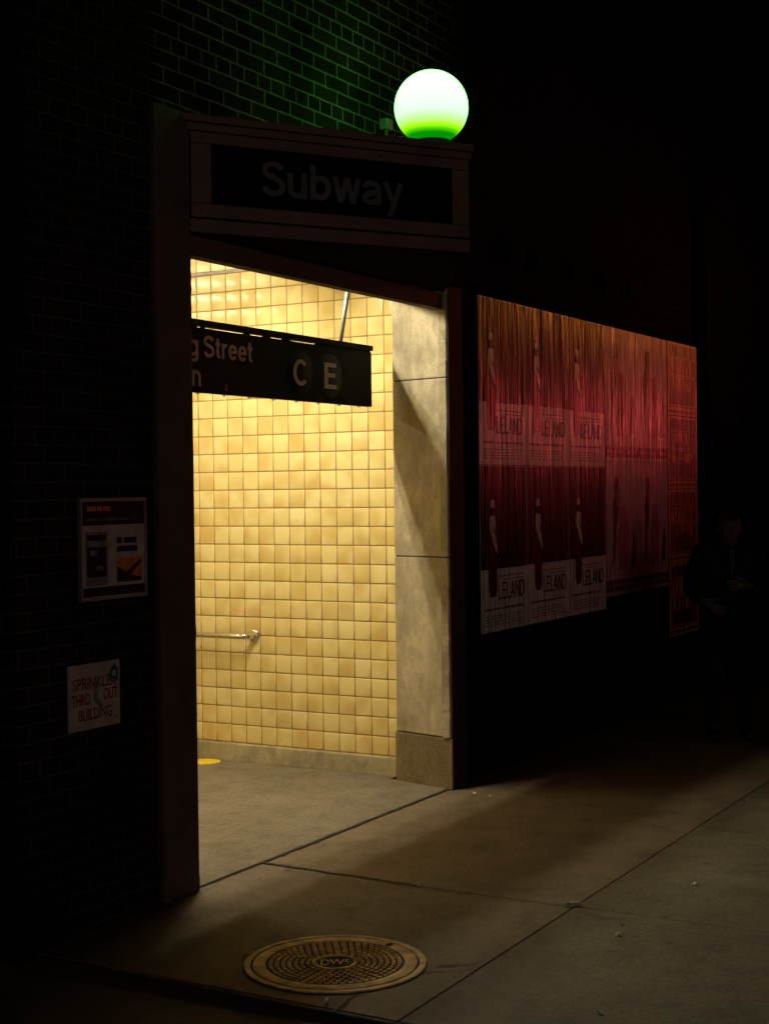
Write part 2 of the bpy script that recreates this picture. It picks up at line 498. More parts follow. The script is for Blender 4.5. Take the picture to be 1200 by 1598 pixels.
def text(name, s, org, xd, zd, h=None, width=None, mt=None, parent=None, bold=0.0, depth=0.002, align='LEFT', capref='H', target_width=None):
    """lettering as flat solid mesh; org = left end of the baseline, h = cap height"""
    cu = bpy.data.curves.new(name, 'FONT')
    cu.body = s
    cu.size = 1.0
    cu.offset = bold
    cu.resolution_u = 5
    o = bpy.data.objects.new(name, cu)
    COL.objects.link(o)
    dg = bpy.context.evaluated_depsgraph_get()
    me = bpy.data.meshes.new_from_object(o.evaluated_get(dg))
    bpy.data.objects.remove(o)
    xs = [v.co.x for v in me.vertices]
    x0, x1 = min(xs), max(xs)
    CAP = 0.73
    k = h / CAP
    kx = (target_width / (x1 - x0)) if target_width else k
    xd = Vector(xd).normalized(); zd = Vector(zd).normalized()
    nrm = xd.cross(zd)            # towards the reader
    org = Vector(org)
    bm = bmesh.new(); bm.from_mesh(me)
    for v in bm.verts:
        v.co = org + xd * ((v.co.x - x0) * kx) + zd * (v.co.y * k)
    bmesh.ops.dissolve_limit(bm, angle_limit=0.01, verts=bm.verts, edges=bm.edges)
    if depth:
        r = bmesh.ops.extrude_face_region(bm, geom=bm.faces[:])
        for e in r['geom']:
            if isinstance(e, bmesh.types.BMVert):
                e.co += nrm * depth
    bmesh.ops.recalc_face_normals(bm, faces=bm.faces)
    bm.to_mesh(me); bm.free()
    me.materials.clear(); me.materials.append(mt)
    me.name = name
    o = bpy.data.objects.new(name, me)
    COL.objects.link(o)
    if parent: attach(o, parent)
    return o

def arc(cx, cy, rx, ry, a0, a1, n=18):
    return [(cx + rx * cos(R(a0 + (a1 - a0) * k / n)), cy + ry * sin(R(a0 + (a1 - a0) * k / n))) for k in range(n + 1)]
def glyphs(w):
    h = w / 2
    ring = lambda cx: arc(cx, .365, .235, .365 - h, 0, 360, 28)
    return {
        'S': (.68, [arc(.34, .755 - h * .2, .25, .245 - h * .8, 12, 270) + arc(.34, .295, .27, .295 - h, 90, -168)[1:]]),
        'u': (.60, [[(.09, .73), (.09, .27)] + arc(.29, .27, .20, .27 - h, 180, 360)[1:], [(.50, .73), (.50, 0)]]),
        'b': (.63, [[(.09, 1), (.09, 0)], ring(.32)]),
        'w': (.84, [[(.06, .73), (.235, .0)], [(.42, .73), (.235, .0)], [(.42, .73), (.605, .0)], [(.78, .73), (.605, .0)]]),
        'a': (.60, [[(.08, .50)] + arc(.285, .50, .205, .23 - h, 165, 0) + [(.49, .12), (.535, .03)], [(.49, .425)] + arc(.26, .21, .19, .21 - h, 90, 270) + arc(.28, .24, .21, .24 - h, -90, 0)[1:]]),
        'y': (.58, [[(.05, .73), (.29, .06)], [(.53, .73), (.29, .02)] + arc(.12, -.06, .13, .16, -20, -95, 8)]),
        't': (.36, [[(.16, .93), (.16, .2)] + arc(.30, .2, .14, .2 - h, 180, 275, 8)[1:], [(.02, .66), (.32, .66)]]),
        'r': (.38, [[(.09, .73), (.09, 0)], [(.09, .40)] + arc(.33, .42, .24, .31 - h, 180, 88, 10)]),
        'e': (.59, [[(.09, .375), (.51, .375)] + arc(.295, .365, .215, .365 - h, 2, 318, 28)[1:]]),
        'g': (.62, [[(.52, .73), (.52, -.05)] + arc(.30, -.05, .22, .22 - h, 0, -155, 14)[1:], ring(.29)]),
        'p': (.63, [[(.09, .73), (.09, -.27)], ring(.32)]),
        'i': (.24, [[(.10, .73), (.10, 0)], [(.10, 1), (.10, .87)]]),
        'n': (.60, [[(.09, .73), (.09, 0)], [(.09, .42)] + arc(.295, .42, .205, .31 - h, 180, 0) + [(.50, 0)]]),
        'o': (.62, [ring(.31)]),
        'C': (.74, [arc(.38, .5, .31, .5 - h, 42, 318, 26)]),
        'E': (.62, [[(.10, 1), (.10, 0)], [(.10, 1 - h), (.57, 1 - h)], [(.10, .52), (.53, .52)], [(.10, h), (.58, h)]]),
        'L': (.55, [[(.08, 1), (.08, h), (.52, h)]]),
        'A': (.66, [[(.04, 0), (.33, 1)], [(.62, 0), (.33, 1)], [(.14, .32), (.52, .32)]]),
        'N': (.68, [[(.08, 0), (.08, 1)], [(.10, .97), (.58, .03)], [(.60, 0), (.60, 1)]]),
        'D': (.72, [[(.09, h), (.09, 1 - h)] + arc(.28, .5, .35, .5 - h, 90, -90) + [(.05, h)]]),
        ' ': (.30, []),
    }
def ribbon(b, pts, w, fr, lift):
    closed = math.dist(pts[0], pts[-1]) < 1e-6
    if closed: pts = pts[:-1]
    n = len(pts)
    L_, R_ = [], []
    for i in range(n):
        p = Vector(pts[i])
        a = Vector(pts[(i - 1) % n]) if (i > 0 or closed) else None
        c = Vector(pts[(i + 1) % n]) if (i < n - 1 or closed) else None
        d1 = (p - a).normalized() if a is not None else None
        d2 = (c - p).normalized() if c is not None else None
        d1 = d1 or d2; d2 = d2 or d1
        n1, n2 = Vector((-d1.y, d1.x)), Vector((-d2.y, d2.x))
        mt_ = n1 + n2
        mt_ = mt_.normalized() if mt_.length > 1e-4 else n1
        k = min(1.0 / max(mt_.dot(n1), 0.3), 1.3)
        L_.append(p + mt_ * (w / 2 * k)); R_.append(p - mt_ * (w / 2 * k))
    base = len(b.v)
    for lv in (0.0, lift):
        for q in L_: b.v.append(fr(q.x, q.y, lv))
        for q in R_: b.v.append(fr(q.x, q.y, lv))
    m_ = n if closed else n - 1
    for i in range(m_):
        k = (i + 1) % n
        l0, l1, r0, r1 = i, k, n + i, n + k
        L0, L1, R0, R1 = 2 * n + i, 2 * n + k, 3 * n + i, 3 * n + k
        for f in ((L0, L1, R1, R0), (l0, r0, r1, l1), (l0, l1, L1, L0), (r0, R0, R1, r1)):
            b.f.append([base + q for q in f]); b.sm.append(False)
    if not closed:
        for f in ((0, 2 * n, 3 * n, n), (n - 1, 2 * n - 1, 4 * n - 1, 3 * n - 1)):
            b.f.append([base + q for q in f]); b.sm.append(False)
def word(name, s_, org, xd, zd, h, width, weight, mt, parent, depth=0.002, gap=0.07):
    """grotesque lettering drawn as strokes; org = left end of the baseline"""
    xd = Vector(xd).normalized(); zd = Vector(zd).normalized(); nrm = xd.cross(zd); org = Vector(org)
    G_ = glyphs(weight)
    total = sum(G_[c][0] for c in s_) + gap * (len(s_) - 1)
    kx = width / total
    b = MB(); cx = 0; q = 0
    for c in s_:
        gw, st_ = G_[c]
        for pts in st_:
            q += 1
            fr = lambda x, y, lv, cx=cx: tuple(org + xd * ((x + cx) * kx) + zd * (y * h) + nrm * lv)
            ribbon(b, pts, weight, fr, depth + 0.00012 * (q % 4))
        cx += gw + gap
    return b.build(name, mt, parent)

X, Z = (1, 0, 0), (0, 0, 1)

# ------------------------------------------------------------------ ground
def sheet(name, x0, x1, y0, y1, z, mt):
    return MB().add([(x0, y0, z), (x1, y0, z), (x1, y1, z), (x0, y1, z)], [(0, 1, 2, 3)]).build(name, mt)

struct(sheet("street", -250, 250, -250, 250, -0.036, M['asphalt']))

def slab_field(name, xs, ys, z, mt, depth=0.03, gap=0.006, rnd=0.004):
    """paving slabs with real open joints and slightly eased edges, one sheet of slabs"""
    b = MB()
    for i in range(len(xs) - 1):
        for j in range(len(ys) - 1):
            x0, x1, y0, y1 = xs[i] + gap, xs[i + 1] - gap, ys[j] + gap, ys[j + 1] - gap
            e = rnd
            ring = lambda o, zz: [(x0 + o, y0 + o, zz), (x1 - o, y0 + o, zz), (x1 - o, y1 - o, zz), (x0 + o, y1 - o, zz)]
            dz = random.uniform(-0.0012, 0.0012)
            vs = ring(0, z - depth) + ring(0, z - e + dz) + ring(e, z + dz)
            fs = [(k, (k + 1) % 4, 4 + (k + 1) % 4, 4 + k) for k in range(4)] + \
                 [(4 + k, 4 + (k + 1) % 4, 8 + (k + 1) % 4, 8 + k) for k in range(4)] + [(8, 9, 10, 11)]
            b.add(vs, fs)
    return b.build(name, mt)

struct(MB().box(-3.30, 40, -5.9, 0.9, -0.034, -0.022).build("sidewalk_bed", M['joint']))
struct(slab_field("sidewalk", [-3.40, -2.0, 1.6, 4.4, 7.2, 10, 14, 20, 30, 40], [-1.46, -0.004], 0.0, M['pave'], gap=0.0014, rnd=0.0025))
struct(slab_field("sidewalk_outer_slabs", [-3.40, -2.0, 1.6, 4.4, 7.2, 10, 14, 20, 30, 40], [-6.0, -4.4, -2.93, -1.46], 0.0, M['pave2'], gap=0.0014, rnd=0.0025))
struct(MB().box(-3.425, -3.402, -6.0, -0.03, -0.05, -0.002).build("sidewalk_kerb", M['kerb'], bevel=0.004))

# cracks and open joint near the threshold (dirt-filled, lying just on the slabs)
def crack(pts, widths, z=0.004):
    b = MB()
    vs = []
    for i, (p, wd) in enumerate(zip(pts, widths)):
        d = Vector(pts[min(i + 1, len(pts) - 1)]) - Vector(pts[max(i - 1, 0)])
        d = Vector((d.x, d.y)).normalized()
        n = Vector((-d.y, d.x))
        for s_ in (-1, 1):
            vs.append((p[0] + n.x * wd * s_ / 2, p[1] + n.y * wd * s_ / 2, z))
    fs = [(2 * i, 2 * i + 1, 2 * i + 3, 2 * i + 2) for i in range(len(pts) - 1)]
    return vs, fs

def jag(p0, p1, n, amp, w0, w1):
    pts, ws = [], []
    for i in range(n + 1):
        t = i / n
        dx, dy = p1[0] - p0[0], p1[1] - p0[1]
        L = math.hypot(dx, dy)
        a = random.uniform(-amp, amp)
        pts.append((p0[0] + dx * t - dy / L * a, p0[1] + dy * t + dx / L * a))
        ws.append((w0 + (w1 - w0) * t) * random.uniform(0.55, 1.35))
    return pts, ws

cb = MB()
for a in (((-1.99, -0.01), (-2.03, -1.0), 26, 0.006, 0.024, 0.008),
          ((-2.03, -1.0), (-2.03, -1.46), 10, 0.004, 0.008, 0.005),
          ((-2.48, -0.006), (-1.97, -0.006), 16, 0.004, 0.007, 0.014),
          ((-1.97, -0.006), (-0.22, -0.004), 40, 0.004, 0.022, 0.018),
          ((-2.89, -1.33), (-2.80, -1.455), 7, 0.004, 0.009, 0.006),
          ((-2.97, -1.31), (-2.87, -1.455), 7, 0.004, 0.006, 0.004),
          ((-3.23, -1.23), (-3.42, -1.245), 8, 0.004, 0.005, 0.007),
          ((-2.08, -1.49), (-2.18, -2.4), 16, 0.006, 0.004, 0.003)):
    p, ws = jag(*a)
    cb.add(*crack(p, ws))
struct(cb.build("sidewalk_cracks", M['joint']))

# ------------------------------------------------------------------ brick building
bld = thing("brick_building", "dark brick corner building around the lit tiled subway passage", "building", (-2.47, 0, 0))

TW = lambda x, z, y: (x, y, z)          # polygon in X,Z extruded in Y
outline = [(-3.47, -0.06), (-2.70, -0.06), (-2.70, 2.70), (0.0, 2.70), (0.0, -0.06), (4.09, -0.06), (4.09, 8.0), (-3.47, 8.0)]
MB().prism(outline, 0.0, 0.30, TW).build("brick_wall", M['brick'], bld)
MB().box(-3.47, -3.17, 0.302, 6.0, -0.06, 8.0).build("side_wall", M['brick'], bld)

# stone piers of the entrance
pl = MB()
pl.box(-2.70, -2.472, -0.03, -0.001, 0.0, 3.13)
pl.box(-2.699, -2.478, 0.001, 0.36, 0.0, 2.69)
pl.build("pier", M['pier'], bld, bevel=0.006)
def ragged(name, x, y0, y1, z0, z1, sgn, mt, par, amp=0.007):
    """chipped stone arris: a strip whose free edge wanders"""
    b = MB(); zs = []; z = z0
    while z < z1:
        zs.append(z); z += random.uniform(0.008, 0.03)
    zs.append(z1)
    vs = []
    a = 0.0
    for z in zs:
        a = 0.65 * a + random.uniform(-1, 1) * amp * 0.5
        if random.random() < 0.05: a -= amp * 1.2
        e = x + sgn * (0.008 + max(-amp, min(amp, a)))
        vs += [(x, y0, z), (e, y0 + 0.006, z), (e, y1, z), (x, y1, z)]
    fs = []
    for i in range(len(zs) - 1):
        for k in range(4):
            fs.append((4 * i + k, 4 * i + (k + 1) % 4, 4 * i + 4 + (k + 1) % 4, 4 * i + 4 + k))
    fs += [(0, 1, 2, 3), tuple(len(vs) - 4 + k for k in range(4))]
    return b.add(vs, fs).build(name, mt, par)
ragged("chipped_edge", -2.4725, -0.027, 0.05, 0.0, 2.565, 1, M['pier'], bld)

jam = MB()
jz = [0.275, 1.243, 2.206, 2.69]
for a, b_ in zip(jz[:-1], jz[1:]):
    jam.prism([(-0.23, -0.03), (-0.06, -0.03), (-0.06, -0.002), (-0.004, -0.002), (-0.004, 0.41), (-0.13, 0.36)], a + 0.003, b_ - 0.003)
jo = jam.build("stone_jamb", M['stone'], bld, bevel=0.005)
for a, b_ in zip(jz[:-1], jz[1:]):
    ragged("chipped_edge", -0.2295, -0.029, 0.02, a + 0.004, b_ - 0.004, -1, M['stone'], jo, 0.0038)
MB().box(-0.226, -0.061, -0.0365, -0.0305, 0.276, 2.69).build("painted_face", M['shaded_paint'], jo, bevel=0.002)
MB().box(-0.231, -0.058, -0.0405, -0.0365, 0.001, 0.271).build("shaded_base", M['shaded_paint'], jo)  # thin slab over the plinth front, its dark colour stands for shade
MB().prism([(-0.224, -0.024), (-0.066, -0.024), (-0.066, 0.004), (-0.01, 0.004), (-0.01, 0.40), (-0.125, 0.355)], 0.28, 2.685).build("joint_core", M['joint'], jo)
MB().prism([(-0.236, -0.036), (-0.055, -0.036), (-0.055, -0.002), (-0.002, -0.002), (-0.002, 0.415), (-0.134, 0.366)], 0.0, 0.272).build("plinth", M['granite'], jo, bevel=0.005)

# header over the opening: thin plate in front, slab soffit behind
MB().box(-2.471, -0.18, -0.006, 0.055, 2.568, 2.652).build("header_plate", M['pier'], bld, bevel=0.004)
MB().box(-2.471, -0.005, 0.056, 0.37, 2.664, 2.699).build("lintel_slab", M['stone'], bld)

# ------------------------------------------------------------------ tiled passage (part of the building)
T = 0.108
def tile_wall():
    b = MB()
    tint, shift = [], []
    z0, y0 = 0.1055, 0.486 - T
    g = 0.0028
    for r in range(30):
        if z0 + T * r > 3.2: break
        for c in range(40):
            ya, yb = y0 + T * c + g, y0 + T * (c + 1) - g
            if yb > 4.4: break
            if c == 0: ya = 0.41 + g
            za, zb = z0 + T * r + g, z0 + T * (r + 1) - g
            if r == 26: za += 0.018
            tx, tz = random.gauss(0, 0.006), random.gauss(0, 0.006)
            e, d = 0.0055, 0.0032
            cy, cz = (ya + yb) / 2, (za + zb) / 2
            def P(y, z, x):
                return (x + (y - cy) * tx + (z - cz) * tz, y, z)
            ring = [(ya, za), (yb, za), (yb, zb), (ya, zb)]
            vs = [P(y, z, 0.002) for y, z in ring]
            for k in (0.0, 0.35, 1.0):
                dd = -d + (0.0022 if k == 0 else 0.0006 if k == 0.35 else 0)
                sh = e * k
                rr = [(ya + sh, za + sh), (yb - sh, za + sh), (yb - sh, zb - sh), (ya + sh, zb - sh)]
                vs += [P(y, z, dd) for y, z in rr]
            fs = []
            for L in range(3):
                for k in range(4):
                    fs.append((L * 4 + k, L * 4 + (k + 1) % 4, L * 4 + 4 + (k + 1) % 4, L * 4 + 4 + k))
            fs.append((12, 13, 14, 15))
            b.add(vs, fs, True)
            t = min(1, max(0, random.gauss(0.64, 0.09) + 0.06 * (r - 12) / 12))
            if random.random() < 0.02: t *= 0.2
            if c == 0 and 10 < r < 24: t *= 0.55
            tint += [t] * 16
            shift += [random.uniform(0, 60)] * 16
    o = b.build("tiled_wall", M['tile'], bld)
    for nm, arr in (("tint", tint), ("shift", shift)):
        a = o.data.attributes.new(nm, 'FLOAT', 'POINT')
        a.data.foreach_set('value', arr)
    return o
tw = tile_wall()
MB().box(0.0, 0.02, 0.405, 4.4, 0.0, 3.3).build("grout_bed", M['grout'], tw)
MB().prism([(-0.052, 0.0), (-0.001, 0.0), (-0.001, 0.106), (-0.036, 0.101)], 0.412, 4.38, lambda x, z, y: (x, y, z)).build("baseboard", M['base'], tw, bevel=0.006)
MB().box(-0.011, -0.0005, 0.42, 4.38, 2.9145, 2.9305).build("tile_ledge", M['white'], tw, bevel=0.003)
MB().box(-2.699, -2.65, 0.37, 4.4, 0.0, 3.3).build("far_side_wall", M['tile'], bld)
MB().box(-2.699, 0.02, 4.402, 4.5, 0.0, 3.3).build("end_wall", M['tile'], bld)
MB().box(-2.699, 0.02, 0.302, 4.5, 3.302, 3.4).build("passage_ceiling", M['plaster'], bld)
MB().box(-2.471, -0.005, 0.304, 0.368, 2.703, 3.30).build("bulkhead", M['plaster'], bld)
MB().box(-2.471, -0.13, 0.004, 0.41, -0.05, 0.004).build("threshold_slab", M['passfloor'], bld)
MB().box(-2.649, -0.053, 0.411, 4.4, -0.05, 0.004).build("passage_floor", M['passfloor'], bld)

# ------------------------------------------------------------------ passage lights (behind the header)
def fixture(loc, label, tm):
    t = thing("fluorescent_light", label, "ceiling light", loc, "fluorescent lights in the passage")
    x, y, z = loc
    MB().box(x - 0.64, x + 0.64, y - 0.07, y + 0.07, z, z + 0.05).build("housing", M['white'], t, bevel=0.008)
    for dy in (-0.035, 0.035):
        MB().tube([(x - 0.60, y + dy, z - 0.03), (x + 0.60, y + dy, z - 0.03)], 0.014, 10).build("tube", tm, t)
    for sx in (-0.61, 0.61):
        MB().box(x + sx - 0.008, x + sx + 0.008, y - 0.055, y + 0.055, z - 0.05, z - 0.001).build("socket", M['white'], t)
    for sx in (-0.4, 0.4):
        MB().tube([(x + sx, y, z + 0.051), (x + sx, y, 3.30)], 0.006, 8).build("hanger", M['galv'], t)
    return t
fixture((-1.24, 0.75, 2.845), "twin tube light hung just behind the entrance header", M['tube'])
fixture((-1.30, 2.7, 3.12), "twin tube light hung deeper inside the passage", M['tube_dim'])

# ------------------------------------------------------------------ handrail
hr = thing("handrail", "short round steel handrail on the yellow tiled wall", "handrail", (-0.08, 1.4, 0.75))
path = [(-0.085, 4.0, 0.752), (-0.085, 1.50, 0.752)]
for k in range(0, 8):
    a = (pi / 2) * k / 7
    path.append((-0.085 + 0.06 * (1 - cos(a)) , 1.45 - 0.06 * sin(a), 0.752))
path.append((-0.006, 1.39, 0.752))
MB().tube(path, 0.0165, 20).build("rail", M['steel'], hr)
MB().lathe([(0.0, -0.014), (0.022, -0.014), (0.034, -0.011), (0.038, -0.004), (0.038, 0.002)], (-0.004, 1.39, 0.752), 32, 'X').build("flange", M['steel'], hr)

# yellow marker on the floor
ym = MB().lathe([(0.0, 0.004), (0.085, 0.004), (0.09, 0.0025), (0.09, 0.0)], (-0.150, 1.655, 0.0045), 40).build("floor_marker", M['yellow'])
tag(ym, "flat round yellow disc on the passage floor by the wall", "floor marker")

# ------------------------------------------------------------------ hanging platform sign
hs = thing("hanging_sign", "black Spring Street C E sign hanging in the lit passage", "sign", (-1.3, 0.45, 2.06))
pn = MB().box(-2.46, -0.222, 0.44, 0.475, 2.066, 2.362).build("panel", M['signblack'], hs, bevel=0.002)
MB().box(-2.46, -0.214, 0.432, 0.483, 2.372, 2.399).build("top_channel", M['signblack'], hs, bevel=0.002)
for xa, xb in ((-2.44, -1.86), (-1.83, -1.80), (-1.745, -1.735), (-1.40, -1.375), (-1.24, -1.20), (-1.07, -1.02), (-0.76, -0.222)):
    MB().box(xa, xb, 0.446, 0.469, 2.3625, 2.3715).build("spacer", M['signblack'], hs)
for i in range(11):
    MB().lathe([(0.009, 0.0), (0.009, -0.006), (0.0, -0.009)], (-2.41 + 0.2075 * i, 0.457, 2.0655), 10).build("rivet", M['galv'], hs)
ys = 0.4385
word("lettering", "Spring", (-2.245, ys, 2.230), X, Z, 0.100, 0.445, 0.15, M['letter2'], hs, 0.0012)
word("lettering", "Street", (-1.760, ys, 2.230), X, Z, 0.100, 0.393, 0.15, M['letter2'], hs, 0.0012)
word("lettering", "Station", (-2.245, ys, 2.093), X, Z, 0.100, 0.462, 0.15, M['letter2'], hs, 0.0012)
text("small_lettering", "s", (-1.60, ys, 2.085), X, Z, h=0.045, mt=M['inkred'], parent=hs, bold=0.012, depth=0.0012)
for cx, ch in ((-0.944, "C"), (-0.655, "E")):
    d = MB().lathe([(0.0, -0.0014), (0.115, -0.0014), (0.116, 0.0)], (cx, 0.4392, 2.209), 48, 'Y').build("route_bullet", M['disc' if ch == "C" else 'disc2'], hs)
    word("route_letter", ch, (cx - 0.066, 0.4374, 2.142), X, Z, 0.134, 0.132, 0.16, M['letter2'], d, 0.001)
rod = MB()
rod.tube([(-0.52, 0.456, 2.398), (-0.605, 0.352, 2.668)], 0.011, 10)
rod.build("hanger_rod", M['galv'], hs)
MB().tube([(-2.05, 0.456, 2.398), (-2.13, 0.352, 2.668)], 0.011, 10).build("hanger_rod", M['galv'], hs)

# ------------------------------------------------------------------ V-shaped subway canopy sign
cn = thing("subway_canopy", "dark V shaped canopy lettered Subway over the passage entrance", "canopy", (-1.37, -0.3, 2.655))
AX, PX, PY, BX, YB = -2.47, -1.37, -0.731, -0.27, -0.031
dl = Vector((PX - AX, PY - YB, 0)); LL = dl.length; dl.normalize()
nl = Vector((dl.y, -dl.x, 0))                  # outward from the left face
hx = LL / abs(PY - YB)
def tri(o):
    k = o / abs(nl.y)
    kx = o / abs(nl.x)
    return [(AX - max(0, min(kx, 0.09)) if o > 0 else AX - kx, YB), (PX, PY - k), (BX + kx, YB)]
def TL(s_, o, z):
    p = Vector((AX, YB, 0)) + dl * s_ + nl * o
    return (p.x, p.y, z)
dr = Vector((BX - PX, YB - PY, 0)).normalized(); nr = Vector((dr.y, -dr.x, 0))
def TR(s_, o, z):
    p = Vector((PX, PY, 0)) + dr * s_ + nr * o
    return (p.x, p.y, z)
MB().prism(tri(-0.032), 2.662, 3.10).build("box_core", M['black'], cn)
MB().prism(tri(0.002), 2.6525, 2.6548).build("soffit", M['soffit'], cn)
MB().prism(tri(0.004), 2.655, 2.712).build("bottom_moulding", M['canopy'], cn, bevel=0.006)
MB().prism(tri(0.012), 3.064, 3.096).build("cornice", M['canopy'], cn, bevel=0.006)
MB().prism(tri(0.024), 3.097, 3.128).build("cornice_cap", M['canopy'], cn, bevel=0.006)
MB().box(-2.471, -0.055, -0.030, -0.001, 2.70, 3.127).build("backing_board", M['soffit'], cn)
for Tf in (TL, TR):
    fr = MB()
    fr.box(0.002, LL - 0.002, -0.045, 0.0, 2.719, 2.776, Tf)
    fr.box(0.002, LL - 0.002, -0.045, 0.0, 3.018, 3.0635, Tf)
    fr.box(0.002, 0.092, -0.045, 0.0, 2.7765, 3.0175, Tf)
    fr.box(LL - 0.085, LL - 0.002, -0.045, 0.0, 2.7765, 3.0175, Tf)
    fr.build("sign_frame", M['canopy'], cn, bevel=0.006)
    for sb in (0.045, LL * 0.33, LL * 0.66, LL - 0.043):
        for zb in (2.748, 3.040):
            c0 = Vector(Tf(sb, 0.0, zb)); nn = (Vector(Tf(sb, 1.0, zb)) - c0)
            MB().tube([c0 + nn * 0.0003, c0 + nn * 0.0045], 0.0065, 10).build("bolt", M['pier'], cn)
    gl = MB()
    gl.box(0.093, LL - 0.086, -0.031, -0.020, 2.777, 3.017, Tf)
    g_ = gl.build("sign_panel", M['black'], cn)
    if Tf is TL:
        word("lettering", "Subway", TL(0.318, -0.0195, 2.831), dl, Z, 0.145, 0.660, 0.165, M['letter'], g_, 0.002)

# ------------------------------------------------------------------ globe lamp on the canopy
GC = (-1.322, -0.523, 3.333)
GR = 0.1665
gl = thing("globe_lamp", "glowing white and green glass globe on top of the canopy", "lamp", (GC[0], GC[1], 3.128))
def globe_mat():
    mt, nt, b = mat("lit_globe")
    nt.nodes.remove(b)
    g = node(nt, 'ShaderNodeNewGeometry')
    sep = node(nt, 'ShaderNodeSeparateXYZ')
    lk(nt, g.outputs['Position'], sep.inputs[0])
    mr = node(nt, 'ShaderNodeMapRange')
    mr.inputs['From Min'].default_value = GC[2] - GR
    mr.inputs['From Max'].default_value = GC[2] + GR
    lk(nt, sep.outputs['Z'], mr.inputs['Value'])
    # white opal dome over a dyed green lower bowl
    e = node(nt, 'ShaderNodeEmission')
    c = ramp(nt, mr.outputs[0], [(0.0, (0.0, 0.022, 0.0)), (0.11, (0.0, 0.032, 0.0)), (0.15, (0.012, 0.075, 0.0)), (0.20, (0.05, 0.16, 0.001)),
                                 (0.27, (0.062, 0.40, 0.036)), (0.38, (0.086, 0.62, 0.092)), (0.62, (0.102, 0.70, 0.104)), (0.85, (0.115, 0.70, 0.115)), (1.0, (0.09, 0.66, 0.088))])
    lk(nt, c, e.inputs['Color'])
    e.inputs['Strength'].default_value = 10.0
    lk(nt, e.outputs[0], nt.nodes['Material Output'].inputs['Surface'])
    return mt
def glass_mat():
    mt, nt, b = mat("green_tinted_glass")
    nt.nodes.remove(b)
    v = node(nt, 'ShaderNodeVolumeAbsorption')
    v.inputs['Color'].default_value = (0.62, 1.0, 0.05, 1)
    v.inputs['Density'].default_value = 9.0
    lk(nt, v.outputs[0], nt.nodes['Material Output'].inputs['Volume'])
    return mt
def sphere_profile(r, a0):
    return [(r * sin(a), -r * cos(a)) for a in [a0 + (pi - a0) * i / 40 for i in range(41)]]
pr = [(0.0, -GR * cos(0.42))] + sphere_profile(GR, 0.42)
gb = MB().lathe(pr, GC, 64).build("globe", globe_mat(), gl)
pr = [(0.0, -GR * cos(0.42) - 0.001)] + [(GR * 1.028 * sin(a), -GR * 1.028 * cos(a)) for a in [0.41 + (pi - 0.41) * i / 40 for i in range(41)]]
MB().lathe(pr, GC, 64).build("glass_shell", glass_mat(), gb)
MB().lathe([(0.0, -0.058), (0.10, -0.058), (0.10, -0.03), (0.085, -0.02), (0.085, -0.001), (0.0, -0.001)], (GC[0], GC[1], GC[2] - GR * cos(0.42)), 40).build("fitter", M['iron_dark'], gl)

# small junction box on the bricks
jb = thing("junction_box", "small square metal box on the bricks left of the globe", "junction box", (-0.845, -0.02, 3.385))
MB().box(-0.878, -0.820, -0.045, -0.001, 3.392, 3.446).build("box", M['galv'], jb, bevel=0.004)
MB().box(-0.872, -0.826, -0.049, -0.046, 3.397, 3.441).build("cover", M['galv'], jb, bevel=0.001)
MB().tube([(-0.849, -0.022, 3.391), (-0.849, -0.022, 3.14)], 0.009, 10).build("conduit", M['galv'], jb)

# ------------------------------------------------------------------ notices on the left wall
def plate(b, x0, x1, z0, z1, y):
    return b.box(x0, x1, y, y + 0.0008, z0, z1)
ns = thing("notice_board", "framed notice with black header and two columns on dark bricks", "notice", (-2.95, 0, 1.2))
x0, x1, z0, z1 = -3.135, -2.772, 1.222, 1.585
MB().box(x0, x1, -0.012, -0.001, z0, z1).build("backing", M['white'], ns, bevel=0.003)
fb = MB()
fb.box(x0 - 0.008, x0, -0.018, -0.001, z0 - 0.008, z1 + 0.008); fb.box(x1, x1 + 0.008, -0.018, -0.001, z0 - 0.008, z1 + 0.008)
fb.box(x0 + .0005, x1 - .0005, -0.018, -0.001, z1, z1 + 0.008); fb.box(x0 + .0005, x1 - .0005, -0.018, -0.001, z0 - 0.008, z0)
fb.build("frame", M['galv'], ns)
hd = plate(MB(), x0 + 0.004, x1 - 0.003, 1.492, 1.580, -0.0132).build("header_band", M['inkblack'], ns)
ft = plate(MB(), x0 + 0.004, x1 - 0.003, 1.228, 1.262, -0.0132).build("footer_band", M['inkblack'], ns)
b = MB()
xx = x0 + 0.03
for wd in (0.05, 0.025, 0.04):
    plate(b, xx, xx + wd, 1.545, 1.562, -0.0144); xx += wd + 0.008
b.build("header_words", M['inkorange'], hd)
b = MB(); xx = x0 + 0.025
for wd in (0.06, 0.03, 0.07, 0.05, 0.045):
    plate(b, xx, xx + wd, 1.508, 1.519, -0.0144); xx += wd + 0.01
plate(b, -2.845, -2.838, 1.538, 1.556, -0.0144)
b.build("small_print", M['letter'], hd)
ph = plate(MB(), -3.113, -2.990, 1.268, 1.468, -0.0132).build("photo_panel", M['inkgrey'], ns)
b = MB(); plate(b, -3.103, -3.003, 1.436, 1.456, -0.0144); plate(b, -3.106, -3.000, 1.300, 1.412, -0.0144); b.build("photo_dark", M['inkblack'], ph)
b = MB(); plate(b, -3.09, -3.05, 1.38, 1.40, -0.0156); plate(b, -3.06, -3.02, 1.325, 1.34, -0.0156); b.build("photo_pale", M['inkgrey'], ph)
b = MB()
for zz, ws in ((1.432, (0.03, 0.075)), (1.400, (0.12,))):
    xx = -2.937
    for wd in ws: plate(b, xx, xx + wd, zz - 0.011, zz + 0.011, -0.0132); xx += wd + 0.012
b.build("bold_words", M['inkblack'], ns)
pp = plate(MB(), -2.940, -2.792, 1.274, 1.366, -0.0132).build("picture", M['inkorange'], ns)
